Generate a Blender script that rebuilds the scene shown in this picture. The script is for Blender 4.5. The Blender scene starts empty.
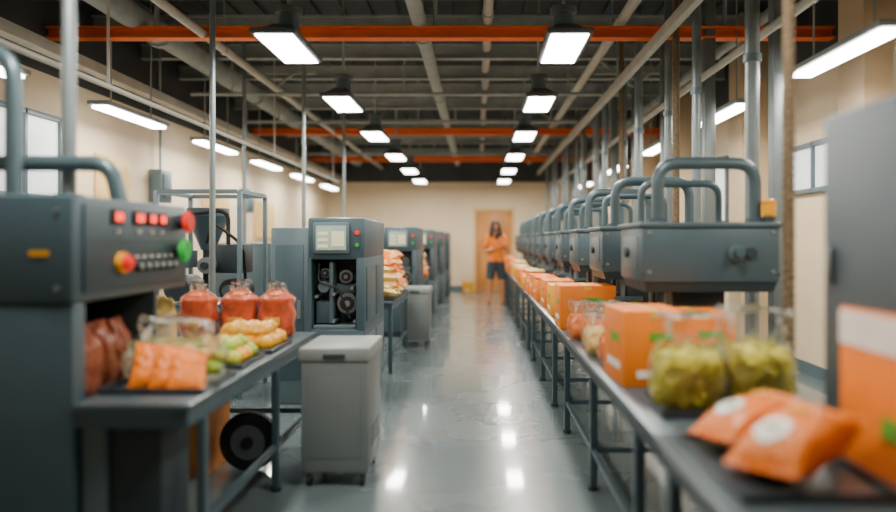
import bpy, bmesh, math, random
from mathutils import Vector, Matrix, noise, Euler
random.seed(7)
D = bpy.data
scene = bpy.context.scene
col = scene.collection

# ------------------------------------------------------------ materials
def mat(name, c, rough=0.5, metal=0.0, var=0.08, scale=6.0, bump=0.0, emis=None, es=0.0, alpha=None):
    m = D.materials.new(name); m.use_nodes = True
    nt = m.node_tree; b = nt.nodes['Principled BSDF']
    b.inputs['Roughness'].default_value = rough
    b.inputs['Metallic'].default_value = metal
    b.inputs['Base Color'].default_value = (*c, 1)
    tc = nt.nodes.new('ShaderNodeTexCoord')
    n = nt.nodes.new('ShaderNodeTexNoise'); n.inputs['Scale'].default_value = scale
    n.inputs['Detail'].default_value = 4
    nt.links.new(tc.outputs['Object'], n.inputs['Vector'])
    if var > 0:
        mx = nt.nodes.new('ShaderNodeMix'); mx.data_type = 'RGBA'
        mx.inputs['A'].default_value = (*[max(0, v*(1-var*2)) for v in c], 1)
        mx.inputs['B'].default_value = (*[min(1, v*(1+var*2)) for v in c], 1)
        nt.links.new(n.outputs['Fac'], mx.inputs['Factor'])
        nt.links.new(mx.outputs['Result'], b.inputs['Base Color'])
    if bump > 0:
        bp = nt.nodes.new('ShaderNodeBump'); bp.inputs['Strength'].default_value = bump
        bp.inputs['Distance'].default_value = 0.02
        nt.links.new(n.outputs['Fac'], bp.inputs['Height'])
        nt.links.new(bp.outputs['Normal'], b.inputs['Normal'])
    if emis:
        b.inputs['Emission Color'].default_value = (*emis, 1)
        b.inputs['Emission Strength'].default_value = es
    return m

M = {}
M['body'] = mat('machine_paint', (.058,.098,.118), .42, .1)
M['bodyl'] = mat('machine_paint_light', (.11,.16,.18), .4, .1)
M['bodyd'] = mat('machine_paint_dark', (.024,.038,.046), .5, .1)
M['cab'] = mat('cabinet_paint_dark', (.036,.058,.070), .5, .1)
M['panel'] = mat('control_panel', (.045,.075,.09), .4, .1)
M['table'] = mat('table_steel', (.085,.12,.135), .3, .4)
M['tray'] = mat('tray_steel', (.055,.075,.085), .3, .5)
M['pipe'] = mat('pipe_paint', (.085,.13,.148), .35, .3)
M['steel'] = mat('post_steel', (.21,.25,.255), .4, .4)
M['cart'] = mat('cart_grey', (.15,.175,.175), .4, .1)
M['cartl'] = mat('cart_lid', (.23,.255,.25), .45, .05)
M['black'] = mat('black_rubber', (.012,.013,.015), .6)
M['wall'] = mat('wall_paint', (.80,.64,.43), .7, 0, .05, 2)
M['col'] = mat('column_paint', (.64,.48,.30), .7, 0, .05, 2)
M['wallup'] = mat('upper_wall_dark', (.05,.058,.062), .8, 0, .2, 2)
M['ceil'] = mat('ceiling_deck', (.036,.048,.055), .8, 0, .3, 3)
M['beam'] = mat('roof_beam', (.32,.36,.345), .6, .0, .15)
M['beaml'] = mat('roof_pipe_light', (.50,.49,.43), .5, .0, .1)
M['orange_beam'] = mat('orange_beam', (.95,.15,.006), .5, 0, .1)
M['orange'] = mat('orange_pack', (.90,.195,.0), .4, 0, .10, 12, .15)
M['carton'] = mat('orange_carton', (.86,.205,.0), .6, 0, .08, 8)
M['cartony'] = mat('yellow_carton', (.93,.38,.01), .6, 0, .1, 8)
M['tape'] = mat('carton_tape', (.95,.46,.06), .4)
M['green'] = mat('green_print', (.12,.36,.03), .5)
M['white'] = mat('white_label', (.88,.84,.76), .5)
M['red'] = mat('red_pack', (.86,.085,.005), .4, 0, .25, 22, .3)
M['redb'] = mat('red_button', (.75,.02,.015), .3, 0, 0, emis=(1,.03,.02), es=.25)
M['greenb'] = mat('green_button', (.02,.42,.06), .3, 0, 0, emis=(.02,1,.1), es=.08)
M['led'] = mat('led_red', (.6,.02,.01), .3, 0, 0, emis=(1,.04,.015), es=3.2)
M['yel'] = mat('yellow_plastic', (.9,.40,.01), .35)
M['chip'] = mat('yellow_chips', (.85,.60,.04), .5, 0, .3, 30, .3)
M['chip2'] = mat('chips_pale', (.92,.72,.14), .5, 0, .25, 30, .3)
M['chip3'] = mat('chips_green', (.56,.54,.04), .5, 0, .25, 30, .3)
M['lime'] = mat('lime_skin', (.32,.50,.02), .35, 0, .25, 15, .1)
M['mango'] = mat('mango_skin', (.97,.40,.005), .35, 0, .15, 10, .1)
M['cream'] = mat('cream_pack', (.90,.56,.18), .4, 0, .15, 15, .3)
M['door'] = mat('door_wood', (.60,.25,.055), .45, 0, .15, 3)
M['frame'] = mat('door_frame', (.78,.50,.23), .5)
M['rope'] = mat('rope_fibre', (.16,.11,.06), .8, 0, .4, 60, .6)
M['hub'] = mat('wheel_hub', (.20,.22,.23), .4, .5)
M['winpane'] = mat('frosted_pane', (.8,.85,.85), .3, 0, .02, 3, 0, (.85,.95,1), .5)
M['lens'] = mat('lamp_lens', (1,1,1), .4, 0, 0, emis=(1,.98,.94), es=24)
M['housing'] = mat('lamp_housing', (.12,.135,.14), .5, .3)
M['screen'] = mat('screen_glow', (.3,.4,.35), .2, 0, .3, 9, 0, (.62,.74,.55), .3)
M['screenl'] = mat('screen_ui', (.6,.6,.4), .2, 0, 0, emis=(.95,.8,.4), es=.5)
M['skin'] = mat('skin', (.58,.23,.10), .5, 0, .06)
M['shirt'] = mat('shirt_orange', (.88,.21,.003), .8, 0, .12, 14, .2)
M['shorts'] = mat('shorts_slate', (.04,.055,.07), .8, 0, .15, 14, .2)
M['hair'] = mat('hair_brown', (.020,.011,.007), .6, 0, .3, 30, .4)
M['shoe'] = mat('shoe_brown', (.20,.09,.04), .6)
M['lips'] = mat('lips', (.45,.14,.10), .5)
M['brown'] = mat('cardboard', (.58,.21,.04), .7, 0, .1)
M['inner'] = mat('red_brown_pack', (.36,.10,.05), .4, 0, .3, 8, .3)

def film():
    m = D.materials.new('clear_film'); m.use_nodes = True
    nt = m.node_tree; nt.nodes.clear()
    o = nt.nodes.new('ShaderNodeOutputMaterial')
    tr = nt.nodes.new('ShaderNodeBsdfTransparent'); tr.inputs[0].default_value=(.98,.98,.97,1)
    gl = nt.nodes.new('ShaderNodeBsdfPrincipled')
    gl.inputs['Base Color'].default_value=(.80,.80,.74,1); gl.inputs['Roughness'].default_value=.15
    fr = nt.nodes.new('ShaderNodeFresnel'); fr.inputs[0].default_value=1.22
    tc = nt.nodes.new('ShaderNodeTexCoord')
    n = nt.nodes.new('ShaderNodeTexNoise'); n.inputs['Scale'].default_value=14; n.inputs['Distortion'].default_value=1.5
    nt.links.new(tc.outputs['Object'], n.inputs['Vector'])
    bp = nt.nodes.new('ShaderNodeBump'); bp.inputs['Strength'].default_value=.8; bp.inputs['Distance'].default_value=.02
    nt.links.new(n.outputs['Fac'], bp.inputs['Height'])
    nt.links.new(bp.outputs[0], gl.inputs['Normal']); nt.links.new(bp.outputs[0], fr.inputs['Normal'])
    ad = nt.nodes.new('ShaderNodeMath'); ad.operation='ADD'; ad.inputs[1].default_value=.03; ad.use_clamp=True
    nt.links.new(fr.outputs[0], ad.inputs[0])
    mx = nt.nodes.new('ShaderNodeMixShader')
    nt.links.new(ad.outputs[0], mx.inputs[0]); nt.links.new(tr.outputs[0], mx.inputs[1]); nt.links.new(gl.outputs[0], mx.inputs[2])
    nt.links.new(mx.outputs[0], o.inputs[0])
    return m
M['film'] = film()

# floor material
fm = D.materials.new('polished_concrete'); fm.use_nodes=True
nt = fm.node_tree; b = nt.nodes['Principled BSDF']
tc = nt.nodes.new('ShaderNodeTexCoord')
n = nt.nodes.new('ShaderNodeTexNoise'); n.inputs['Scale'].default_value=1.3; n.inputs['Detail'].default_value=6
nt.links.new(tc.outputs['Object'], n.inputs['Vector'])
r = nt.nodes.new('ShaderNodeValToRGB')
r.color_ramp.elements[0].position=.3; r.color_ramp.elements[0].color=(.12,.165,.175,1)
r.color_ramp.elements[1].position=.75; r.color_ramp.elements[1].color=(.16,.205,.21,1)
nt.links.new(n.outputs['Fac'], r.inputs[0]); nt.links.new(r.outputs[0], b.inputs['Base Color'])
r2 = nt.nodes.new('ShaderNodeMapRange'); r2.inputs['To Min'].default_value=.22; r2.inputs['To Max'].default_value=.32
nt.links.new(n.outputs['Fac'], r2.inputs[0]); nt.links.new(r2.outputs[0], b.inputs['Roughness'])
b.inputs['Coat Weight'].default_value=.7; b.inputs['Coat Roughness'].default_value=.06
M['floor']=fm

# ------------------------------------------------------------ builder
class B:
    def __init__(s, name, loc=(0,0,0)):
        s.name=name; s.loc=Vector(loc); s.bm=bmesh.new(); s.mats=[]
    def mi(s, k):
        if k not in s.mats: s.mats.append(k)
        return s.mats.index(k)
    def merge(s, tb, k, M4=None):
        i=s.mi(k)
        for f in tb.faces: f.material_index=i
        if M4 is not None: bmesh.ops.transform(tb, matrix=M4, verts=tb.verts)
        me=D.meshes.new('tmp'); tb.to_mesh(me); tb.free(); s.bm.from_mesh(me); D.meshes.remove(me)
    def box(s, x0,x1,y0,y1,z0,z1,k,bev=0.0,rot=None,taper=None):
        tb=bmesh.new(); bmesh.ops.create_cube(tb,size=1)
        sx,sy,sz=x1-x0,y1-y0,z1-z0
        for v in tb.verts:
            v.co=Vector((v.co.x*sx,v.co.y*sy,v.co.z*sz))
            if taper and v.co.z<0: v.co.x*=taper; v.co.y*=taper
        if bev>0: bmesh.ops.bevel(tb,geom=list(tb.edges),offset=bev,segments=2,affect='EDGES',profile=.5)
        m=Matrix.Translation(((x0+x1)/2,(y0+y1)/2,(z0+z1)/2))
        if rot: m=m@Euler(rot).to_matrix().to_4x4()
        s.merge(tb,k,m)
    def cyl(s,p1,p2,r,k,r2=None,seg=20,bev=0):
        p1,p2=Vector(p1),Vector(p2); d=p2-p1
        tb=bmesh.new()
        bmesh.ops.create_cone(tb,cap_ends=True,segments=seg,radius1=r,radius2=r if r2 is None else r2,depth=d.length)
        if bev: 
            es=[e for e in tb.edges if all(abs(abs(v.co.z)-d.length/2)<1e-5 for v in e.verts) and abs(e.verts[0].co.z-e.verts[1].co.z)<1e-5]
            bmesh.ops.bevel(tb,geom=es,offset=bev,segments=2,affect='EDGES')
        m=Matrix.Translation((p1+p2)/2)@d.to_track_quat('Z','Y').to_matrix().to_4x4()
        s.merge(tb,k,m)
    def tube(s,pts,r,k,seg=14,fil=.06):
        pts=[Vector(p) for p in pts]; out=[pts[0]]
        for i in range(1,len(pts)-1):
            a,b_,c=pts[i-1],pts[i],pts[i+1]
            f=min(fil,(a-b_).length*.49,(c-b_).length*.49)
            p0=b_+(a-b_).normalized()*f; p2=b_+(c-b_).normalized()*f
            for t in range(7):
                t/=6; out.append(p0*(1-t)**2+b_*2*t*(1-t)+p2*t*t)
        out.append(pts[-1])
        tb=bmesh.new(); rings=[]; up=None
        for i,p in enumerate(out):
            d=(out[min(i+1,len(out)-1)]-out[max(i-1,0)]).normalized()
            if up is None: up=d.orthogonal().normalized()
            up=(up-d*up.dot(d)).normalized(); sd=d.cross(up)
            rings.append([tb.verts.new(p+(up*math.cos(a)+sd*math.sin(a))*r) for a in [2*math.pi*j/seg for j in range(seg)]])
        for a,b_ in zip(rings,rings[1:]):
            for j in range(seg): tb.faces.new((a[j],a[(j+1)%seg],b_[(j+1)%seg],b_[j]))
        tb.faces.new(rings[0][::-1]); tb.faces.new(rings[-1])
        s.merge(tb,k)
    def sph(s,c,r,k,seg=16,nz=0,rot=None,fn=None):
        tb=bmesh.new(); bmesh.ops.create_uvsphere(tb,u_segments=seg,v_segments=max(6,seg*2//3),radius=1)
        for v in tb.verts:
            p=v.co.copy()
            if nz: p*=1+nz*noise.noise(p*1.6+Vector(c)*7)
            v.co=Vector((p.x*r[0],p.y*r[1],p.z*r[2]))
            if fn: v.co=fn(v.co)
        m=Matrix.Translation(c)
        if rot: m=m@Euler(rot).to_matrix().to_4x4()
        s.merge(tb,k,m)
    def pillow(s,c,w,l,t,k,rot=(0,0,0),wr=.012,n=26):
        tb=bmesh.new(); g={}
        off=Vector(c)*3.7
        for sd in (1,-1):
            for i in range(n+1):
                for j in range(n+1):
                    u=2*i/n-1; v=2*j/n-1
                    ed = (i in(0,n)) or (j in (0,n))
                    if ed and sd==-1: g[(sd,i,j)]=g[(1,i,j)]; continue
                    vv=min(1,abs(v)/.88)
                    h=(max(0,1-abs(u)**3.4))**.55*(max(0,1-vv**3.0))**.55
                    x=u*w/2*(1-.06*(1-abs(v)**2)*1); y=v*l/2
                    z=sd*(t/2*h+.0012)
                    z+= wr*noise.noise(Vector((u*3,v*4,sd))+off)*min(1,.15+h)
                    z+= .004*math.sin(u*26)*(abs(v)>.86)
                    g[(sd,i,j)]=tb.verts.new((x,y,z))
        for sd in (1,-1):
            for i in range(n):
                for j in range(n):
                    q=[g[(sd,i,j)],g[(sd,i+1,j)],g[(sd,i+1,j+1)],g[(sd,i,j+1)]]
                    if sd<0: q=q[::-1]
                    tb.faces.new(q)
        s.merge(tb,k,Matrix.Translation(c)@Euler(rot).to_matrix().to_4x4())
    def bag(s,c,w,d,h,k,t0=0,t1=1,sc=1,nz=.02,n=36,m=22,rz=0,seal=.95,lean=0,neck=.28,nt_=.5):
        tb=bmesh.new(); rings=[]; off=Vector(c)*5
        for i in range(m+1):
            t=t0+(t1-t0)*i/m
            if t<.08: a=.80+2.2*t
            else: a=.976+.03*math.sin((t-.08)*5)
            dd=a
            sp=min(.3,(1-nt_)*.6)
            if t>nt_:
                q=min(1,(t-nt_)/sp); q=q*q*(3-2*q); dd=a*(1-q)+.14*q; a=a*(1-neck*q)
            if t>nt_+sp:
                q=(t-nt_-sp)/(1-nt_-sp+1e-6); a=a*(1-q)+seal*q
            ring=[]
            for j in range(n):
                an=2*math.pi*j/n; cx,sx=math.cos(an),math.sin(an)
                p=Vector((math.copysign(abs(cx)**.75,cx)*w/2*a*sc, math.copysign(abs(sx)**.75,sx)*d/2*dd*sc, t*h+.002))
                nn=noise.noise_vector(Vector((cx*2.2,sx*2.2,t*5))+off)
                k_=nz*(1+1.5*max(0,t-.5)*2)
                p+=Vector((nn.x*k_,nn.y*k_, nn.z*k_*max(0,t-.3)))
                p.x+=lean*t*t
                p.z=max(p.z,.001)
                ring.append(tb.verts.new(p))
            rings.append(ring)
        for a_,b_ in zip(rings,rings[1:]):
            for j in range(n): tb.faces.new((a_[j],a_[(j+1)%n],b_[(j+1)%n],b_[j]))
        tb.faces.new(rings[0][::-1]); tb.faces.new(rings[-1])
        s.merge(tb,k,Matrix.Translation(c)@Matrix.Rotation(rz,4,'Z'))
    def tray(s,x0,x1,y0,y1,z,k='tray',h=.025):
        s.box(x0,x1,y0,y1,z,z+.006,k)
        t=.012
        s.box(x0-t,x0,y0-t,y1+t,z,z+h,k,.003); s.box(x1,x1+t,y0-t,y1+t,z,z+h,k,.003)
        s.box(x0,x1,y0-t,y0,z,z+h,k,.003); s.box(x0,x1,y1,y1+t,z,z+h,k,.003)
    def done(s,ang=38):
        me=D.meshes.new(s.name); bmesh.ops.recalc_face_normals(s.bm,faces=s.bm.faces); s.bm.to_mesh(me); s.bm.free()
        for k in s.mats: me.materials.append(M[k])
        for p in me.polygons: p.use_smooth=True
        me.set_sharp_from_angle(angle=math.radians(ang))
        o=D.objects.new(s.name,me); o.location=s.loc; col.objects.link(o); return o

# ------------------------------------------------------------ room
XL,XR,YB,YF,ZC=-4.0,3.3,18.6,-3.0,3.9
o=B('floor'); o.box(XL-.2,XR+.2,YF-.2,YB+.2,-.1,0,'floor'); o.done()
o=B('ceiling'); o.box(XL-.2,XR+.2,YF-.2,YB+.2,ZC,ZC+.1,'ceil')
x=XL
while x<XR: o.box(x,x+.12,YF,YB,ZC-.04,ZC,'ceil'); x+=.3
o.done()
WT=2.88
o=B('wall_back'); 
o.box(XL-.2,-.06,YB,YB+.2,0,WT,'wall'); o.box(.92,XR+.2,YB,YB+.2,0,WT,'wall'); o.box(-.06,.92,YB,YB+.2,2.12,WT,'wall')
o.box(-.06,.92,YB+.12,YB+.2,0,2.12,'wall')
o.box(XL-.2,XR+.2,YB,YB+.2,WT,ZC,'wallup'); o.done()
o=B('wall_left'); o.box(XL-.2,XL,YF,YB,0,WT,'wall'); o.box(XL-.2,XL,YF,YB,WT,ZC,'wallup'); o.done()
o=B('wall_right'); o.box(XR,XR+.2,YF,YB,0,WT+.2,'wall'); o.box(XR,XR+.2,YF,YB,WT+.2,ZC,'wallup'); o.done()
o=B('wall_front'); o.box(XL,XR,YF-.2,YF,0,ZC,'wall'); o.done()
o=B('baseboard_back'); o.box(XL,-.14,YB-.02,YB,0,.12,'bodyl'); o.box(1.0,XR,YB-.02,YB,0,.12,'bodyl'); o.done()
o=B('baseboard_left'); o.box(XL,XL+.02,YF,YB-.02,0,.12,'bodyl'); o.done()
o=B('baseboard_right'); o.box(XR-.02,XR,YF,YB-.02,0,.12,'bodyl'); o.done()
o=B('door_1',(.43,YB,0)); 
o.box(-.47,.47,.02,.07,.005,2.1,'door',.004)
for z0,z1 in((.2,.95),(1.1,1.95)): o.box(-.34,.34,.008,.02,z0,z1,'door',.005)
o.cyl((.38,.02,1.02),(.38,-.05,1.02),.014,'steel'); o.cyl((.38,-.05,1.02),(.27,-.05,1.02),.011,'steel'); o.done()
o=B('trim_1',(.43,YB,0))
o.box(-.56,-.48,-.03,0,0,2.2,'frame',.005); o.box(.48,.56,-.03,0,0,2.2,'frame',.005); o.box(-.48,.48,-.03,0,2.11,2.2,'frame',.005); o.done()
# windows
def window_x(name,x,sgn,y0,y1,z0,z1):
    o=B(name,(x,(y0+y1)/2,(z0+z1)/2)); hy=(y1-y0)/2; hz=(z1-z0)/2; s=sgn
    xs=sorted((0,s*.02)); o.box(xs[0],xs[1],-hy,hy,-hz,hz,'winpane')
    xs=sorted((0,s*.05))
    for a,b_ in ((-hy-.05,-hy),(hy,hy+.05),(-.02,.02)): o.box(xs[0],xs[1],a,b_,-hz-.05,hz+.05,'bodyl',.004)
    for a,b_ in ((-hz-.05,-hz),(hz,hz+.05)): o.box(xs[0],xs[1],-hy,hy,a,b_,'bodyl',.004)
    o.done()
window_x('window_1',XL,1,5.6,6.6,1.75,2.45)
window_x('window_2',XR,-1,6.3,7.3,1.85,2.25)
window_x('window_3',XR,-1,9.2,10.4,1.6,2.4)
# wall boxes
for (y,z,w,h) in((7.6,1.9,.35,.7),(10.6,1.8,.5,.6),(13,1.7,.6,.7)):
    o=B('wall_notice_board',(XL+.003,y,z)); o.box(0,.03,-w,w,-h/2,h/2,'frame',.005); o.box(.03,.035,-w+.04,w-.04,-h/2+.04,h/2-.04,'cream'); o.done()
for y,z in((8.6,2.0),(11.8,2.0)):
    o=B('electrical_box',(XL+.01,y,z)); o.box(0,.15,-.15,.15,-.2,.2,'bodyl',.01); o.box(.15,.165,-.11,.11,-.15,.15,'body',.005); o.cyl((.07,0,.2),(.07,0,.8),.015,'steel'); o.done()
# concrete columns on right
for y in (-.5,2.3,5.45,7.9,10.4,12.9,15.4,17.7):
    o=B('wall_column',(XR-.20,y,0)); o.box(-.19,.19,-.19,.19,0,ZC-.04,'col',.01); o.box(-.21,.19,-.22,.22,0,.15,'bodyl',.01); o.done()

# ------------------------------------------------------------ roof structure
y=2.0
while y<YB-.3:
    if all(abs(y-q)>.3 for q in(6.5,12.4,16.6)):
        o=B('roof_purlin',(0,y,3.5))
        o.box(XL,XR,-.045,.045,-.01,.01,'beam'); o.box(XL,XR,-.008,.008,.01,.15,'beam'); o.box(XL,XR,-.045,.045,.15,.17,'beam')
        o.done()
    y+=1.05
for y in(6.5,12.4,16.6):
    o=B('orange_roof_beam',(0,y,3.21))
    o.box(XL,XR,-.06,.06,0,.02,'orange_beam'); o.box(XL,XR,-.012,.012,.02,.09,'orange_beam'); o.box(XL,XR,-.06,.06,.09,.11,'orange_beam')
    for x in(-3,-.4,2.3): o.cyl((x,0,.11),(x,0,ZC-3.25),.02,'beam')
    o.done()
for y in (4.3,8.5,10.5,14.4):
    o=B('conduit_rack',(0,y,3.12))
    o.cyl((-3.5,0,0),(1.5,0,0),.022,'beam',seg=10)
    for x in(-3.0,-.9,1.1): o.cyl((x,0,.0),(x,0,ZC-.04-3.12),.010,'beam',seg=8)
    o.done()
for x,z,r,k in((-2.55,3.25,.04,'beaml'),(-.55,3.38,.07,'beam'),(1.35,3.4,.05,'beaml'),(.1,3.62,.05,'beaml'),(2.6,3.36,.05,'beam'),(-3.2,3.42,.12,'beam')):
    o=B('ceiling_pipe',(x,0,z)); o.cyl((0,YF,0),(0,YB,0),r,k,seg=14)
    for y in range(1,18,3):
        o.cyl((0,y,r*.5),(0,y,ZC-.04-z),.008,'beam',seg=8); o.cyl((0,y-.03,0),(0,y+.03,0),r*1.25,k,seg=14)
    o.done()
o=B('overhead_rail',(-3.65,0,2.97)); o.box(-.06,.06,YF,YB,-.05,.05,'beaml',.005)
for y in range(-1,18,3): o.cyl((0,y,.05),(0,y,ZC-.04-2.97),.012,'beam',seg=8)
o.done()
o=B('overhead_rail',(-2.6,0,2.42)); o.cyl((0,1.2,0),(0,13,0),.02,'beaml',seg=10)
for y in (1.5,4.9,8.9,12.5): o.cyl((0,y,0),(0,y,ZC-.04-2.42),.010,'beaml',seg=8)
o.done()
for x,y in((-2.6,4.2),(2.0,4.2),(-2.6,9),(2.0,9),(-2.6,14),(2,14)):
    o=B('roof_brace',(x,y,3.2)); o.tube([(-.7,0,.68),(0,0,.12),(.7,0,.68)],.022,'beam',8,.05); o.box(-.5,.5,-.02,.02,.28,.32,'beam'); o.done()

# ------------------------------------------------------------ lamps
def area(parent,loc,sx,sy,e,colr=(1,.93,.82)):
    l=D.lights.new('lamp_light','AREA'); l.shape='RECTANGLE'; l.size=sx; l.size_y=sy; l.energy=e; l.color=colr
    ob=D.objects.new('lamp_light',l); ob.location=loc; ob.parent=parent; col.objects.link(ob)
for x in(-1.4,.63):
    for y in(2.4,5.15,7.25,9.5,11.9,14.3,16.8,):
        z=2.74
        o=B('ceiling_lamp',(x,y,z))
        o.box(-.13,.13,-.38,.38,0,.012,'lens',.003)
        o.box(-.16,.16,-.41,.41,.012,.05,'housing',.008)
        tb=bmesh.new(); bmesh.ops.create_cube(tb,size=1)
        for v in tb.verts:
            q=1 if v.co.z<0 else .45
            v.co=Vector((v.co.x*.28*q,v.co.y*.7*q,v.co.z*.10))
        o.merge(tb,'housing',Matrix.Translation((0,0,.10)))
        o.cyl((0,0,.15),(0,0,.27),.085,'bodyl',.07,bev=.01); o.cyl((0,0,.27),(0,0,.31),.10,'housing')
        o.cyl((0,0,.31),(0,0,ZC-.04-z),.014,'beam',seg=8)
        ob=o.done(); area(ob,(0,0,-.008),.25,.74,37)
def strip(x,y,z,L,e):
    o=B('strip_light',(x,y,z)); o.box(-.075,.075,-L/2,L/2,0,.03,'lens',.01); o.box(-.10,.10,-L/2-.03,L/2+.03,.03,.07,'cartl',.008)
    for yy in(-L/3,L/3): o.cyl((0,yy,.07),(0,yy,ZC-.04-z),.008,'beam',seg=8)
    ob=o.done(); area(ob,(0,0,-.008),.14,L-.05,e)
for y in(4.6,6.95,9.2,11.4,13.7,16.2): strip(-3.45,y,2.54,1.2,25)
for y in(2.2,4.6,6.85,9.3,12.1,15.6): strip(2.4,y,2.54,1.15,25)

# ------------------------------------------------------------ right side tables
def work_table(name,x0,x1,y0,y1,z,legs):
    o=B(name,((x0+x1)/2,(y0+y1)/2,0)); hx=(x1-x0)/2; hy=(y1-y0)/2
    o.box(-hx,hx,-hy,hy,z-.03,z,'table',.006)
    o.box(-hx+.01,hx-.01,-hy+.01,hy-.01,z-.08,z-.03,'bodyd')
    for yy in legs:
        yy=yy-(y0+y1)/2
        for xx in(-hx+.04,hx-.05):
            o.box(xx-.02,xx+.02,yy-.02,yy+.02,0,z-.08,'body',.004); o.cyl((xx,yy,0),(xx,yy,.015),.03,'black')
        o.box(-hx+.06,hx-.07,yy-.012,yy+.012,.2,.225,'body')
    ys=[q-(y0+y1)/2 for q in legs]
    o.box(-hx+.028,-hx+.052,min(ys),max(ys),.20,.225,'body')
    return o.done()
ZT=.70
work_table('work_table',.58,1.08,.7,2.28,ZT,[1.0,2.2])
for i,(a,b_) in enumerate([(2.285,5.2),(5.22,8.1),(8.12,11),(11.02,13.9),(13.92,16.8)]):
    work_table('work_table',.58,1.36,a,b_,ZT,[a+.4,(a+b_)/2,b_-.35])

# near cabinet with sign
o=B('control_cabinet',(1.47,1.7,0))
o.box(-.35,.35,-.6,.57,.1,1.74,'cab',.02); o.box(-.32,.32,-.57,.55,0,.1,'bodyd')
o.box(-.362,-.35,-.5,.5,.2,1.64,'cab',.004)
o.box(-.378,-.362,.47,.495,1.2,1.32,'steel',.004)
for z in(.35,1.45): o.cyl((-.365,-.52,z-.05),(-.365,-.52,z+.05),.012,'bodyl')
o.box(-.368,-.362,-.42,.42,.35,1.14,'orange',.002); o.box(-.371,-.368,-.42,.42,1.03,1.13,'white'); o.box(-.372,-.368,.05,.2,.80,.86,'green'); o.box(-.372,-.368,.1,.3,.5,.62,'tape')
o.tube([(-.2,.35,1.74),(-.2,.35,2.0),(-.2,-.35,2.0),(-.2,-.35,1.74)],.03,'pipe',14,.12)
o.done()

# sealing machines
def sealer(y,k):
    o=B('sealing_machine',(1.235,y,ZT))
    H0,H1=.36,.735; L=.56
    o.box(-.36,.38,0,L,H0+.05,H1-.02,'body',.018)
    o.box(-.375,.395,-.012,L+.012,H1-.03,H1,'body',.008)
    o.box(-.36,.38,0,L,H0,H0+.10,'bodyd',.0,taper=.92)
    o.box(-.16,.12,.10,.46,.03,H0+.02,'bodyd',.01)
    o.box(-.22,.12,.05,.52,0,.035,'body',.006)
    o.cyl((-.19,.12,.035),(-.19,.12,H0+.02),.02,'steel'); o.cyl((-.19,.46,.035),(-.19,.46,H0+.02),.02,'steel')
    o.box(-.26,-.05,.08,.50,.20,.235,'bodyl',.005)
    o.tube([(-.24,.14,H1-.01),(-.24,.14,H1+.33),(.30,.14,H1+.33),(.30,.14,H1-.01)],.034,'pipe',16,.12)
    for xx in(-.24,.30): o.cyl((xx,.14,H1),(xx,.14,H1+.025),.055,'body',bev=.005)
    o.tube([(-.26,.44,H1-.01),(-.26,.44,H1+.24),(.2,.44,H1+.24),(.2,.44,H1-.01)],.022,'pipe',12,.08)
    o.cyl((.14,0,.57),(.14,-.03,.57),.045,'bodyl',bev=.006); o.cyl((.14,-.03,.57),(.14,-.08,.57),.028,'body',bev=.006); o.cyl((.22,0,.57),(.22,-.02,.57),.03,'bodyd')
    for xx in(-.32,.34):
        for zz in(.47,.68): o.cyl((xx,0,zz),(xx,-.008,zz),.011,'steel',seg=10)
    o.box(-.365,-.36,.1,.46,.48,.66,'bodyl',.002); o.cyl((-.36,.32,.57),(-.385,.32,.57),.03,'bodyd')
    o.done()
for k in range(11): sealer(3.72+1.2*k,k)
o=B('warning_beacon',(1.585,3.8,1.436)); o.cyl((0,0,0),(0,0,.03),.035,'bodyd'); o.cyl((0,0,.03),(0,0,.11),.04,'yel',bev=.01); o.sph((0,0,.11),(.038,.038,.02),'yel'); o.done()

# steel posts + rails
ys=[4.55+1.0*i for i in range(14)]
for i,y in enumerate(ys):
    o=B('steel_post',(1.79 if i%2==0 else 1.74,y,0)); r=.036 if i%3 else .046
    o.box(-.08,.08,-.08,.08,0,.02,'steel',.003); o.cyl((0,0,.02),(0,0,ZC-.04),r,'steel',seg=18)
    for z in(1.2,2.5): o.cyl((0,0,z),(0,0,z+.05),r*1.3,'bodyl',seg=18)
    o.done()
for i in range(8):
    o=B('steel_post',(2.15,5.0+1.5*i,0)); o.box(-.05,.05,-.05,.05,0,ZC-.04,'steel',.005); o.box(-.1,.1,-.1,.1,0,.02,'steel'); o.done()
o=B('overhead_rail',(1.60,0,3.12)); o.box(-.03,.03,3,YB,-.05,.05,'beaml',.004); 
for y in(3.2,8,13): o.cyl((0,y,.05),(0,y,ZC-.04-3.12),.012,'beam',seg=8)
o.done()
o=B('overhead_rail',(1.95,0,2.75)); o.cyl((0,1,0),(0,YB,0),.03,'beaml',seg=12)
for y in(2,6,10,14): o.cyl((0,y+.3,0),(0,y+.3,ZC-.04-2.75),.01,'beam',seg=8)
o.done()
for x,y in ((1.69,5.95),(1.69,8.2)):
    o=B('braided_hose',(x,y,0))
    o.tube([(0,0,0),(.0,0,2),(0,0,ZC-.04)],.03,'rope',12); o.done()
# textured rope in the foreground
o=B('hanging_rope',(1.275,2.86,ZT))
for ph in(0,2.094,4.189):
    pts=[(.012*math.cos(ph+z*60),.012*math.sin(ph+z*60),z+.002) for z in [i*.018 for i in range(int((ZC-.04-ZT)/.018)+1)]]
    o.tube(pts,.0145,'rope',8,.001)
o.done()

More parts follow.
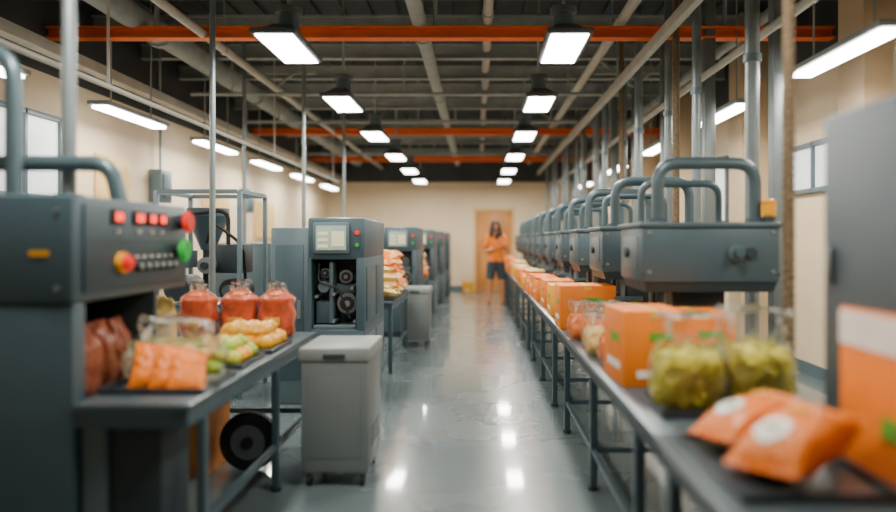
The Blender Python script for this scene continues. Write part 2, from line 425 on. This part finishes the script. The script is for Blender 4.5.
# ------------------------------------------------------------ products, right table
def carton(name,x,y,z,w,l,h,k='carton',rz=0,logo=True):
    o=B(name,(x,y,z)); o.box(-w/2,w/2,-l/2,l/2,0,h,k,.004)
    o.box(-.025,.025,-l/2-.001,l/2+.001,h-.03,h+.0015,'tape'); 
    if logo:
        o.box(-w/2-.0015,-w/2,-l*.25,l*.12,h*.55,h*.68,'green'); o.box(-w/2-.0015,-w/2,-l*.3,l*.3,h*.2,h*.3,'white')
        o.box(-w*.1,w*.28,-l/2-.0015,-l/2,h*.6,h*.72,'green'); o.box(-w*.3,w*.1,-l/2-.0015,-l/2,h*.12,h*.22,'white')
        o.cyl((w*.2,-l/2,h*.45),(w*.2,-l/2-.0015,h*.45),h*.09,'green')
    ob=o.done(); ob.rotation_euler[2]=rz; return ob
carton('food_carton',.76,3.20,ZT+.001,.28,.36,.33,rz=.06)
carton('food_carton',1.07,3.46,ZT+.001,.30,.34,.29,rz=.0)
carton('food_carton',.79,5.18,ZT+.001,.40,.36,.31)
carton('food_carton',.74,6.0,ZT+.001,.26,.36,.26,'cartony')
carton('food_carton',.76,6.7,ZT+.001,.28,.45,.26)
o=B('carton_row',(.72,0,ZT)); y=7.2
while y<16.4:
    w=random.uniform(.2,.27); l=random.uniform(.26,.4); h=random.uniform(.14,.25); k=random.choice(['carton','cartony','tape','carton'])
    o.box(-w/2,w/2,y,y+l,0,h,k,.004); o.box(-w/2-.001,-w/2,y+.06,y+l-.1,h*.4,h*.6,random.choice(['white','green','tape'])); 
    if random.random()<.5: o.pillow((0,y+l/2,h+.03),.2,.26,.06,random.choice(['orange','cream']),(0,0,random.uniform(-.5,.5)),n=12)
    y+=l+random.uniform(.02,.2)
o.done()
def pouch(name,x,y,z,w,l,t,rot,k='orange',label=True):
    o=B(name,(x,y,z)); o.pillow((0,0,0),w,l,t,k)
    if label:
        tb=bmesh.new(); bmesh.ops.create_circle(tb,cap_ends=False,segments=28,radius=w*.22)
        bmesh.ops.create_circle(tb,cap_ends=False,segments=28,radius=w*.11)
        vs=list(tb.verts); c=tb.verts.new((0,0,.0))
        for j in range(28):
            tb.faces.new((vs[j],vs[(j+1)%28],vs[28+(j+1)%28],vs[28+j])); tb.faces.new((vs[28+j],vs[28+(j+1)%28],c))
        def hz(px_,py_):
            u=px_/(w/2); v=py_/(l/2); vv=min(1,abs(v)/.88)
            return t/2*(max(0,1-abs(u)**3.4))**.55*(max(0,1-vv**3.0))**.55+.009
        for v in tb.verts:
            yy=v.co.y-l*.2; v.co=Vector((v.co.x,yy,hz(v.co.x,yy)))
        o.merge(tb,'white')
        o.box(-w*.10,w*.10,-l*.22,-l*.17,hz(0,-l*.2),hz(0,-l*.2)+.003,'green')
        o.box(-w*.2,w*.2,l*.12,l*.17,hz(0,l*.15)-.004,hz(0,l*.15),'tape')
    ob=o.done(); ob.rotation_euler=rot; return ob
o=B('food_tray',(.84,1.97,ZT)); o.tray(-.19,.19,-.27,.25,0); o.done()
pouch('snack_pouch',.845,2.14,ZT+.090,.20,.35,.12,(.22,-.10,-1.25))
pouch('snack_pouch',.855,1.88,ZT+.098,.23,.34,.13,(.30,-.10,-1.05))
o=B('food_tray',(.92,2.66,ZT)); o.tray(-.25,.27,-.16,.16,0); o.done()
def chipbag(x,y,w,d,h,rz,ks,lean):
    o=B('chips_bag',(x,y,ZT+.008))
    o.bag((0,0,0),w,d,h,'film',nz=.024,rz=rz,lean=lean,neck=.15,nt_=.52,seal=1.05)
    o.bag((0,0,.006),w,d,h,ks[0],0,.58,.86,nz=.012,rz=rz,m=10,neck=.1,nt_=.45)
    for i in range(230):
        a=random.uniform(0,6.28); z=random.uniform(.03,.62)*h
        rr=.80 if z<.45*h else random.uniform(0,.75)
        o.sph((math.cos(a)*w/2*rr,math.sin(a)*d/2*rr,z),(random.uniform(.018,.03),random.uniform(.014,.022),random.uniform(.006,.012)),random.choice(ks),8,.3,(random.uniform(0,3),random.uniform(0,3),random.uniform(0,3)))
    o.done()
chipbag(.80,2.66,.29,.2,.34,.1,['chip','chip2','chip','chip3'],.03)
chipbag(1.07,2.68,.27,.2,.36,-.1,['chip','chip2','chip3'],-.01)
for (x,y,k) in((.74,3.62,'orange'),(.71,3.88,'cream'),(.87,4.0,'orange'),(.74,4.18,'orange'),(.70,4.5,'orange'),(.88,4.5,'cream')):
    o=B('snack_bag',(x,y,ZT+.001)); o.bag((0,0,0),.24,.16,.23,'film',nz=.022,rz=random.uniform(-.5,.5)); o.bag((0,0,.003),.24,.16,.23,k,0,.66,.88,nz=.018,m=10); o.done()

# ------------------------------------------------------------ left table
ZL=.735
o=B('packing_table',(-1.3,3.5,0))
X=lambda x:x+1.3
Y=lambda y:y-3.5
o.box(X(-1.495),X(-1.06),Y(2.56),Y(4.6),ZL-.03,ZL,'table',.006)
o.box(X(-1.88),X(-1.495),Y(3.34),Y(4.6),ZL-.03,ZL,'table',.006)
o.box(X(-1.49),X(-1.07),Y(2.57),Y(4.59),ZL-.09,ZL-.03,'body',.004)
o.box(X(-1.87),X(-1.49),Y(3.35),Y(4.59),ZL-.09,ZL-.03,'body')
for yy in(2.74,3.73,4.52):
    o.box(X(-1.10),X(-1.065),Y(yy)-.018,Y(yy)+.018,0,ZL-.09,'body',.004); o.cyl((X(-1.082),Y(yy),0),(X(-1.082),Y(yy),.015),.03,'black')
o.box(X(-1.86),X(-1.82),Y(4.5),Y(4.54),0,ZL-.09,'body',.004)
o.box(X(-1.095),X(-1.07),Y(2.74),Y(4.52),.22,.25,'body')
o.box(X(-1.82),X(-1.10),Y(4.51),Y(4.53),.22,.25,'body')
o.box(X(-1.40),X(-1.20),Y(2.64),Y(2.9),0,ZL-.09,'bodyd',.008)
o.box(X(-1.49),X(-1.40),Y(2.62),Y(2.9),0,ZL-.09,'bodyl',.004)
o.done()
# main packaging machine
o=B('packaging_machine',(-1.9,2.9,0)); X=lambda x:x+1.9; Y=lambda y:y-2.9
o.box(X(-2.5),X(-1.92),Y(2.60),Y(3.6),.06,1.10,'body',.01)
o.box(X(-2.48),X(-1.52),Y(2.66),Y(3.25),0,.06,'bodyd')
o.box(X(-2.5),X(-1.505),Y(2.59),Y(2.68),.06,1.10,'body',.012)
o.box(X(-1.92),X(-1.505),Y(2.68),Y(3.27),.06,.70,'body',.006)
o.box(X(-1.92),X(-1.505),Y(3.24),Y(3.27),.70,1.12,'bodyd',.004)
o.box(X(-2.5),X(-1.50),Y(2.58),Y(3.6),1.10,1.51,'body',.018)
o.box(X(-1.502),X(-1.488),Y(2.64),Y(3.56),1.14,1.48,'panel',.004)
for i in range(4): o.bag((X(-1.63),Y(2.76+.125*i),.71),.19,.12,.34,'inner',0,.82,1,nz=.018,m=12,rz=1.57+.1*i)
px=X(-1.488)
for yy,w in((2.87,.04),(3.05,.045),(3.17,.035),(3.27,.035)):
    o.box(px,px+.012,Y(yy)-w-.008,Y(yy)+w+.008,1.405,1.465,'black',.003); o.box(px+.012,px+.015,Y(yy)-w*.7,Y(yy)+w*.7,1.418,1.452,'led')
    o.cyl((px,Y(yy),1.375),(px+.01,Y(yy),1.375),.008,'white',seg=10)
o.cyl((px,Y(3.47),1.43),(px+.03,Y(3.47),1.43),.035,'black'); o.cyl((px+.03,Y(3.47),1.43),(px+.06,Y(3.47),1.43),.055,'redb',bev=.012)
o.cyl((px,Y(3.43),1.29),(px+.03,Y(3.43),1.29),.035,'black'); o.cyl((px+.03,Y(3.43),1.29),(px+.06,Y(3.43),1.29),.058,'greenb',bev=.012)
o.cyl((px,Y(2.9),1.245),(px+.02,Y(2.9),1.245),.045,'yel'); o.cyl((px+.02,Y(2.9),1.245),(px+.05,Y(2.9),1.245),.032,'redb',bev=.01)
for i in range(6):
    yy=3.04+.068*i
    o.cyl((px,Y(yy),1.225),(px+.02,Y(yy),1.225),.022,'black'); o.cyl((px+.02,Y(yy),1.225),(px+.03,Y(yy),1.225),.014,'cartl')
    o.box(px,px+.003,Y(yy)-.015,Y(yy)+.015,1.262,1.272,'white')
o.box(px,px+.003,Y(2.68),Y(3.54),1.33,1.334,'bodyd'); 
o.box(X(-1.66),X(-1.59),Y(2.575),Y(2.58),1.28,1.30,'yel')
for xx in(-2.4,-1.56):
    for z in(1.16,1.45): o.cyl((X(xx),Y(2.58),z),(X(xx),Y(2.572),z),.01,'steel',seg=10)
o.tube([(X(-2.45),Y(3.0),1.67),(X(-1.58),Y(3.0),1.67),(X(-1.54),Y(3.0),1.50)],.034,'pipe',16,.09)
o.cyl((X(-2.45),Y(3.0),1.5),(X(-2.45),Y(3.0),1.70),.034,'pipe')
o.tube([(X(-1.93),Y(2.9),1.5),(X(-1.93),Y(2.9),2.13),(X(-2.45),Y(2.9),2.13),(X(-2.45),Y(2.9),1.5)],.034,'pipe',16,.14)
o.cyl((X(-1.79),Y(3.05),1.5),(X(-1.79),Y(3.05),ZC-.05),.03,'steel'); o.cyl((X(-1.79),Y(3.05),1.5),(X(-1.79),Y(3.05),1.54),.06,'body')
o.done()

# products on left table
o=B('food_tray',(-1.28,2.92,ZL)); o.tray(-.195,.195,-.19,.17,0); o.done()
o=B('mixed_snack_bag',(-1.29,2.98,ZL+.009))
o.bag((0,0,0),.40,.22,.25,'film',nz=.030,rz=.1,seal=.7,neck=.25)
for i in range(16): o.sph((-.13+.06*random.random(),-.05+(i%6)*.02,.03+.09*random.random()),(.038,.04,.03),random.choice(['lime','lime','chip2','chip3']),12,.15)
for i in range(14): o.sph((-.05+.016*i,.04+.03*random.random(),.04+.08*random.random()),(.035,.035,.03),random.choice(['lime','chip3','cream']),12,.15)
o.done()
for (dx,dy,dz,rot) in((-.06,-.06,.080,(.95,.12,.35)),(.03,-.08,.074,(.85,.1,.30)),(.10,-.09,.066,(.75,.15,.45))):
    pouch('snack_pouch',-1.28+dx,2.92+dy,ZL+dz,.15,.22,.07,rot,label=False)
o=B('fruit_tray',(-1.28,3.42,ZL)); o.tray(-.17,.17,-.17,.17,0)
for i in range(4):
    for j in range(4):
        o.sph((-.12+.08*i,-.12+.08*j,.045),(.04,.045,.037),random.choice(['lime','lime','chip3','mango']),12,.1)
for i in range(3):
    for j in range(3): o.sph((-.08+.08*i,-.08+.08*j,.095),(.04,.048,.036),random.choice(['lime','mango','chip3']),12,.1)
o.done()
o=B('fruit_tray',(-1.27,3.88,ZL)); o.tray(-.17,.17,-.19,.19,0)
for i in range(4):
    for j in range(4): o.sph((-.12+.078*i,-.12+.08*j,.05),(.045,.06,.042),'mango',12,.15,(0,0,random.random()*3))
for i in range(3):
    for j in range(3): o.sph((-.08+.08*i,-.08+.08*j,.11),(.045,.06,.042),random.choice(['mango','mango','yel']),12,.15,(0,0,random.random()*3))
o.done()
for i,(x,y) in enumerate(((-1.72,4.3),(-1.49,4.36),(-1.26,4.36))):
    o=B('sauce_bag',(x,y,ZL+.001)); o.bag((0,0,0),.22,.18,.33,'film',nz=.016,rz=.1*i,seal=.42,neck=.5,nt_=.72); o.bag((0,0,.003),.22,.18,.33,'red',0,.82,.95,nz=.014,m=16,rz=.1*i,neck=.4,nt_=.68)
    for j in range(14):
        a=j*.55; o.sph((math.cos(a)*.055,math.sin(a)*.045,.245+.012*math.sin(a*3)),(.03,.026,.024),'orange',8,.2)
    o.box(-.045,.045,-.094,-.090,.08,.13,'tape',.001); o.done()
for (x,y) in((-1.68,3.72),(-1.80,3.9)):
    o=B('cream_package',(x,y,ZL+.001)); o.bag((0,0,0),.13,.11,.29,'cream',nz=.006,seal=.7,neck=.05,nt_=.68); o.done()

# wheel + box under table
o=B('spare_wheel',(-1.33,4.06,.0))
c=Vector((0,0,.17))
o.cyl(c+Vector((0,-.035,0)),c+Vector((0,.035,0)),.17,'black',seg=36,bev=.015); o.cyl(c+Vector((0,-.04,0)),c+Vector((0,.04,0)),.10,'hub',seg=24); o.cyl(c+Vector((0,-.055,0)),c+Vector((0,.055,0)),.035,'black')
o.done()
carton('cardboard_box',-1.68,4.12,0,.30,.36,.46,'brown',logo=False)

# wheeled cabinet
def cart(x0,y0,w=.41,d=.55,h=.76):
    o=B('wheeled_bin',(x0+w/2,y0+d/2,0))
    for xx in(-w/2+.05,w/2-.05):
        for yy in(-d/2+.06,d/2-.06):
            o.cyl((xx-.012,yy,.035),(xx+.012,yy,.035),.035,'black'); o.box(xx-.02,xx+.02,yy-.02,yy+.02,.05,.085,'steel')
    o.box(-w/2+.012,w/2-.012,-d/2+.012,d/2-.012,.08,h-.07,'cart',.015)
    o.box(-w/2,w/2,-d/2,d/2,h-.08,h,'cartl',.018)
    o.box(-w/2+.05,w/2-.05,-d/2+.008,-d/2+.014,.16,h-.16,'cart',.004)
    o.box(-.06,.06,-d/2-.008,-d/2+.004,h-.06,h-.035,'bodyd',.004)
    for i in range(4): o.box(w/2-.014,w/2-.010,-.15,.15,.2+i*.03,.212+i*.03,'bodyd')
    o.done()
cart(-.97,3.75,.39,.50)
cart(-.98,8.7,.38,.5,.74)

# HMI machines
def hmi(x,y,s=1.0,L=1.15):
    o=B('labeling_machine',(x,y,0))
    w=.46
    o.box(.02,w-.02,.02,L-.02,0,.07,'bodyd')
    o.box(0,w,0,L,.07,.62,'body',.012)
    o.box(0,w-.06,.32,L,.62,1.18,'body',.01)
    o.box(w-.07,w,.0,L,.60,1.20,'body',.01)
    o.box(0,w,0,L,1.18,1.52,'body',.02)
    o.box(.0,.03,0,.32,.60,1.2,'body')
    o.box(.05,.34,-.03,.0,1.23,1.48,'bodyl',.01); o.box(.075,.315,-.034,-.028,1.26,1.455,'screen')
    for i in range(3): o.box(.09,.17,-.036,-.034,1.28+.05*i,1.305+.05*i,'screenl')
    o.box(.20,.30,-.036,-.034,1.29,1.41,'screenl')
    o.cyl((.40,0,1.40),(.40,-.02,1.40),.02,'redb'); o.cyl((.40,0,1.30),(.40,-.02,1.30),.016,'greenb')
    for cx,cz,r in((.30,.82,.085),(.29,1.04,.055),(.12,1.07,.04)):
        o.cyl((cx,.10,cz),(cx,.16,cz),r,'hub',seg=28,bev=.006); o.cyl((cx,.08,cz),(cx,.32,cz),r*.3,'steel'); o.cyl((cx,.095,cz),(cx,.165,cz),r*.7,'black',seg=24)
    for cx,cz in((.2,.90),(.35,.95),(.06,.88),(.2,.68),(.37,.68)):
        o.cyl((cx,.04,cz),(cx,.32,cz),.014,'steel',seg=10)
    o.box(.05,.2,.08,.3,.66,.84,'body',.01); o.cyl((.12,.04,.96),(.12,.3,.96),.045,'bodyl'); o.box(.16,.19,.07,.3,.66,1.16,'bodyl',.003); o.box(.20,.36,.16,.3,.90,.98,'bodyl',.003)
    o.tube([(.08,.06,1.15),(.08,.03,1.0),(.24,.04,.95),(.33,.06,.7)],.008,'black',8,.04)
    o.box(.04,.38,.02,.3,.62,.65,'bodyl',.004)
    for a,b_ in((.08,L/2-.03),(L/2+.03,L-.08)):
        o.box(w,w+.008,a,b_,.14,.56,'bodyl',.003); o.box(w,w+.008,a,b_,.68,1.12,'body',.003); o.box(w+.008,w+.02,b_-.06,b_-.04,.3,.42,'steel')
    o.box(-.32,-.004,.08,L-.1,.0,1.44,'bodyl',.015)
    o.box(-.28,-.05,.07,.08,.2,1.3,'body',.004); o.box(-.10,-.07,.055,.07,.7,.85,'steel')
    ob=o.done(); return ob
hmi(-1.37,5.6); hmi(-1.30,9.6); hmi(-1.24,12.4,L=1.0); hmi(-1.2,14.6,L=1.0); hmi(-1.15,16.6,L=1.0)
ZQ=.72
for (a,b_) in((6.95,8.6),(11.0,12.2)):
    o=B('packing_table',(-1.2,(a+b_)/2,0)); hy=(b_-a)/2
    o.box(-.35,.35,-hy,hy,ZQ-.03,ZQ,'table',.006); o.box(-.34,.34,-hy+.01,hy-.01,ZQ-.08,ZQ-.03,'body')
    for xx in(-.32,.32):
        for yy in(-hy+.05,hy-.05): o.box(xx-.02,xx+.02,yy-.02,yy+.02,0,ZQ-.08,'body',.003)
    o.box(.31,.33,-hy+.05,hy-.05,.2,.23,'body'); o.done()
    o=B('snack_pile',(-1.11,(a+b_)/2,ZQ+.003))
    o.tray(-.24,.24,-hy+.12,hy-.12,0)
    for lv in range(6):
        yy=-hy+.26+lv*.05
        while yy<hy-.25-lv*.05:
            for xx in(-.13,.13) if lv<3 else (-.03,.10):
                kk=random.choice(['orange','cream','mango','cream','orange'])
                o.pillow((xx+random.uniform(-.02,.02),yy,.07+lv*.075),.22,.22,.10,kk,(random.uniform(-.3,.3),random.uniform(-.3,.3),random.uniform(0,3)),n=12)
            yy+=.18
    o.done()

# filling machine with frame, hopper
o=B('filling_machine',(-2.35,6.2,0))
for xx in(-.35,.35):
    for yy in(-.35,.35): o.box(xx-.018,xx+.018,yy-.018,yy+.018,0,1.75,'bodyl',.003)
for z in(.75,1.75):
    for yy in(-.35,.35): o.box(-.33,.33,yy-.018,yy+.018,z-.02,z+.015,'bodyl')
    for xx in(-.35,.35): o.box(xx-.018,xx+.018,-.33,.33,z-.02,z+.015,'bodyl')
o.box(-.33,.33,-.33,.33,.10,.70,'body',.01); o.box(-.36,.36,-.36,.36,.76,.80,'table',.005)
o.cyl((-.05,0,1.25),(-.05,0,1.55),.06,'body',.18,28); o.cyl((-.05,0,1.55),(-.05,0,1.62),.18,'body',seg=28); o.cyl((-.05,0,.8),(-.05,0,1.35),.045,'bodyd')
o.cyl((.2,-.15,.9),(.2,.2,.9),.10,'black',seg=24); o.cyl((-.25,-.2,.92),(-.25,.15,.92),.11,'bodyd',seg=24); o.cyl((.2,-.22,.9),(.2,-.15,.9),.05,'hub')
o.cyl((.0,-.2,1.12),(.0,.1,1.12),.07,'steel',seg=24); o.cyl((.0,-.24,1.12),(.0,-.2,1.12),.03,'black')
o.box(.05,.3,-.1,.15,1.05,1.3,'bodyd',.01); o.box(-.3,-.12,-.3,-.05,1.1,1.25,'body',.01)
o.tube([(.2,-.2,1.3),(.2,-.2,1.6),(-.2,-.28,1.55),(-.25,-.25,1.0)],.018,'black',10,.1); o.tube([(.28,.0,1.0),(.34,-.25,1.3),(.1,-.3,1.5),(-.05,-.05,1.3)],.014,'black',10,.1)
o.cyl((.1,-.3,.8),(.1,-.3,1.05),.03,'cartl'); o.cyl((.0,-.3,.8),(.0,-.3,1.0),.03,'cartl')
o.done()
for x,y in((-2.02,5.3),(-2.75,8.2),(-1.9,7.6),(-2.0,10.4)):
    o=B('steel_post',(x,y,0)); o.cyl((0,0,.02),(0,0,ZC-.04),.022,'steel'); o.cyl((0,0,0),(0,0,.02),.06,'steel'); o.done()
for x,y,h in((-2.9,9.0,1.3),(-2.7,11.0,1.2),(-2.8,13.6,1.4),(-3.1,4.9,1.25)):
    o=B('storage_cabinet',(x,y,0)); o.box(-.35,.35,-.45,.45,.06,h,'body',.012); o.box(-.33,.33,-.43,.43,0,.06,'bodyd')
    for a,b_ in((-.41,-.01),(.01,.41)): o.box(.35,.36,a,b_,.12,h-.06,'bodyl',.004)
    for a,b_ in((-.32,-.01),(.01,.32)): o.box(a,b_,-.46,-.45,.12,h-.06,'body',.004)
    o.box(.36,.375,-.06,-.04,.6,.75,'steel'); o.box(.36,.375,.04,.06,.6,.75,'steel'); o.done()
carton('food_carton',-.25,17.9,0,.3,.3,.28,'cartony')

# ------------------------------------------------------------ worker
def skinmesh(verts,edges,root=0,sub=2):
    me=D.meshes.new('t'); me.from_pydata([v[0] for v in verts],edges,[])
    ob=D.objects.new('t',me); col.objects.link(ob)
    md=ob.modifiers.new('s','SKIN'); md.use_smooth_shade=True
    for i,v in enumerate(verts):
        rr=v[1] if isinstance(v[1],tuple) else (v[1],v[1])
        me.skin_vertices[0].data[i].radius=rr; me.skin_vertices[0].data[i].use_root=(i==root)
    sb=ob.modifiers.new('b','SUBSURF'); sb.levels=sub; sb.render_levels=sub
    dg=bpy.context.evaluated_depsgraph_get(); ev=ob.evaluated_get(dg)
    out=D.meshes.new_from_object(ev); D.objects.remove(ob); return out
def figure():
    o=B('worker',(.37,14.6,0))
    V=[((0,0,.93),(.145,.105)),((0,0,1.08),(.13,.10)),((0,-.005,1.26),(.16,.11)),((0,0,1.39),(.12,.08)),((0,0,1.475),(.052,.055)),((0,-.01,1.56),(.055,.06)),
       ((-.155,0,1.39),.066),((-.235,.01,1.14),.050),((-.24,.005,1.10),.046),((-.12,-.15,1.13),.038),((-.015,-.20,1.19),.026),
       ((.155,0,1.39),.066),((.235,0,1.15),.050),((.235,-.01,1.11),.046),((.13,-.15,1.24),.038),((.05,-.19,1.36),.026),
       ((-.09,0,.84),.096),((-.12,-.02,.50),.068),((-.125,.0,.38),.066),((-.135,.02,.10),.042),((-.14,.02,.045),.042),((-.15,-.13,.03),.036),
       ((.09,0,.84),.096),((.125,.0,.50),.068),((.135,.01,.38),.066),((.15,.04,.10),.042),((.155,.04,.045),.042),((.175,-.10,.03),.036)]
    E=[(0,1),(1,2),(2,3),(3,4),(4,5),(3,6),(6,7),(7,8),(8,9),(9,10),(3,11),(11,12),(12,13),(13,14),(14,15),(0,16),(16,17),(17,18),(18,19),(19,20),(20,21),(0,22),(22,23),(23,24),(24,25),(25,26),(26,27)]
    me=skinmesh(V,E)
    bm=bmesh.new(); bm.from_mesh(me); D.meshes.remove(me)
    ks={k:o.mi(k) for k in('skin','shirt','shorts','shoe')}
    def zone(p):
        if p.z<.075: return 'shoe'
        if p.z<.52: return 'skin'
        if p.z<.90: return 'shorts'
        if p.z>1.45: return 'skin'
        if p.y<-.125 or (abs(p.x)>.165 and p.z<1.20): return 'skin'
        return 'shirt'
    bm.normal_update()
    for v in bm.verts:
        zn=zone(v.co)
        if zn=='shorts': v.co+=v.normal*.022
        elif zn=='shirt': v.co+=v.normal*.018
        v.co.z=max(v.co.z,.002)
    for f in bm.faces: f.material_index=ks[zone(f.calc_center_median())]
    me=D.meshes.new('t'); bm.to_mesh(me); bm.free(); o.bm.from_mesh(me); D.meshes.remove(me)
    def hand(w,d,side,up):
        w=Vector(w); d=Vector(d).normalized(); sdv=Vector(side).normalized(); nrm=d.cross(sdv)
        palm=skinmesh([(w,(.024,.018)),(w+d*.04,(.034,.016)),(w+d*.085,(.036,.014))],[(0,1),(1,2)],0,2)
        i0=o.mi('skin')
        for p in palm.polygons: p.material_index=i0
        o.bm.from_mesh(palm)
        for i,l in enumerate((.065,.075,.07,.055)):
            b0=w+d*.075+sdv*(.027-.018*i)
            b1=b0+d*l*.45+nrm*.006*up; b2=b1+d*l*.35+nrm*.02*up; b3=b2+d*l*.2+nrm*.022*up
            m_=skinmesh([(b0,.009),(b1,.0085),(b2,.008),(b3,.007)],[(0,1),(1,2),(2,3)],0,1)
            for p in m_.polygons: p.material_index=i0
            o.bm.from_mesh(m_)
        b0=w+d*.025+sdv*.025; b1=b0+sdv*.025+d*.02; b2=b1+d*.03+sdv*.008+nrm*.01*up
        m_=skinmesh([(b0,.012),(b1,.010),(b2,.008)],[(0,1),(1,2)],0,1)
        for p in m_.polygons: p.material_index=i0
        o.bm.from_mesh(m_)
    hand((-.015,-.20,1.19),(1,-.15,.45),(-.35,0,1),1)
    hand((.05,-.19,1.36),(-.55,-.1,.9),(-.9,0,-.5),-1)
    # small dark handset held at the chest
    o.box(-.045,.035,-.245,-.225,1.36,1.50,'black',.006,rot=(.1,.35,0))
    hc=Vector((-.005,-.025,1.605))
    def hf(p):
        q=p.copy()
        if q.z<0: q.x*=1-.22*(-q.z/.115)**1.5; 
        if q.y<-.06: q.y=-.06+(q.y+.06)*.75
        return q
    R=(0.06,-.08,.18)
    Rm=Euler(R).to_matrix()
    def hp(x,y,z): return hc+Rm@Vector((x,y,z))
    o.sph(hc,(.076,.096,.115),'skin',24,0,R,hf)
    o.sph(hp(0,-.092,-.012),(.013,.018,.024),'skin',10,0,R); 
    for s in(-1,1):
        o.sph(hp(.03*s,-.080,.012),(.013,.008,.008),'white',10,0,R); o.sph(hp(.03*s,-.087,.012),(.006,.004,.006),'black',8,0,R)
        o.box(*[a for t in zip(hp(.03*s,-.086,.032)-Vector((.017,.005,.003)),hp(.03*s,-.086,.032)+Vector((.017,.005,.003))) for a in t],'hair')
        o.sph(hp(.077*s,0,-.005),(.010,.018,.028),'skin',10,0,R)
    o.sph(hp(0,-.082,-.052),(.024,.008,.008),'lips',10,0,R)
    def cap(p):
        q=p.copy()
        if q.y<-.02 and q.z<.05: q.y=-.02+(q.y+.02)*.2
        return q
    o.sph(hc+Vector((0,.012,.022)),(.108,.112,.126),'hair',24,.08,R,cap)
    for i in range(21):
        a=math.pi*(-.28+1.56*i/20)
        x=math.cos(a)*.092; y=math.sin(a)*.085-.008
        o.tube([hc+Vector((x*.7,y*.7,.08)),hc+Vector((x,y+.005,0)),hc+Vector((x*1.18,y*1.05+.005,-.10)),hc+Vector((x*1.4+random.uniform(-.012,.012),y*.9-.015,-.22-.03*math.sin(a)))],.029,'hair',8,.05)
    ob=o.done(60); ob.rotation_euler[2]=.12
figure()

# ------------------------------------------------------------ camera, world
cam=D.cameras.new('camera'); co=D.objects.new('camera',cam); col.objects.link(co)
co.location=(0,0,1.34); co.rotation_euler=(math.radians(90),0,0)
cam.sensor_width=36; cam.lens=28; cam.shift_x=-.0335; cam.shift_y=-.0179
cam.clip_start=.05
cam.dof.use_dof=True; cam.dof.focus_distance=5.6; cam.dof.aperture_fstop=.52
scene.camera=co
w=D.worlds.new('world'); scene.world=w; w.use_nodes=True
w.node_tree.nodes['Background'].inputs[0].default_value=(.5,.6,.7,1); w.node_tree.nodes['Background'].inputs[1].default_value=.3
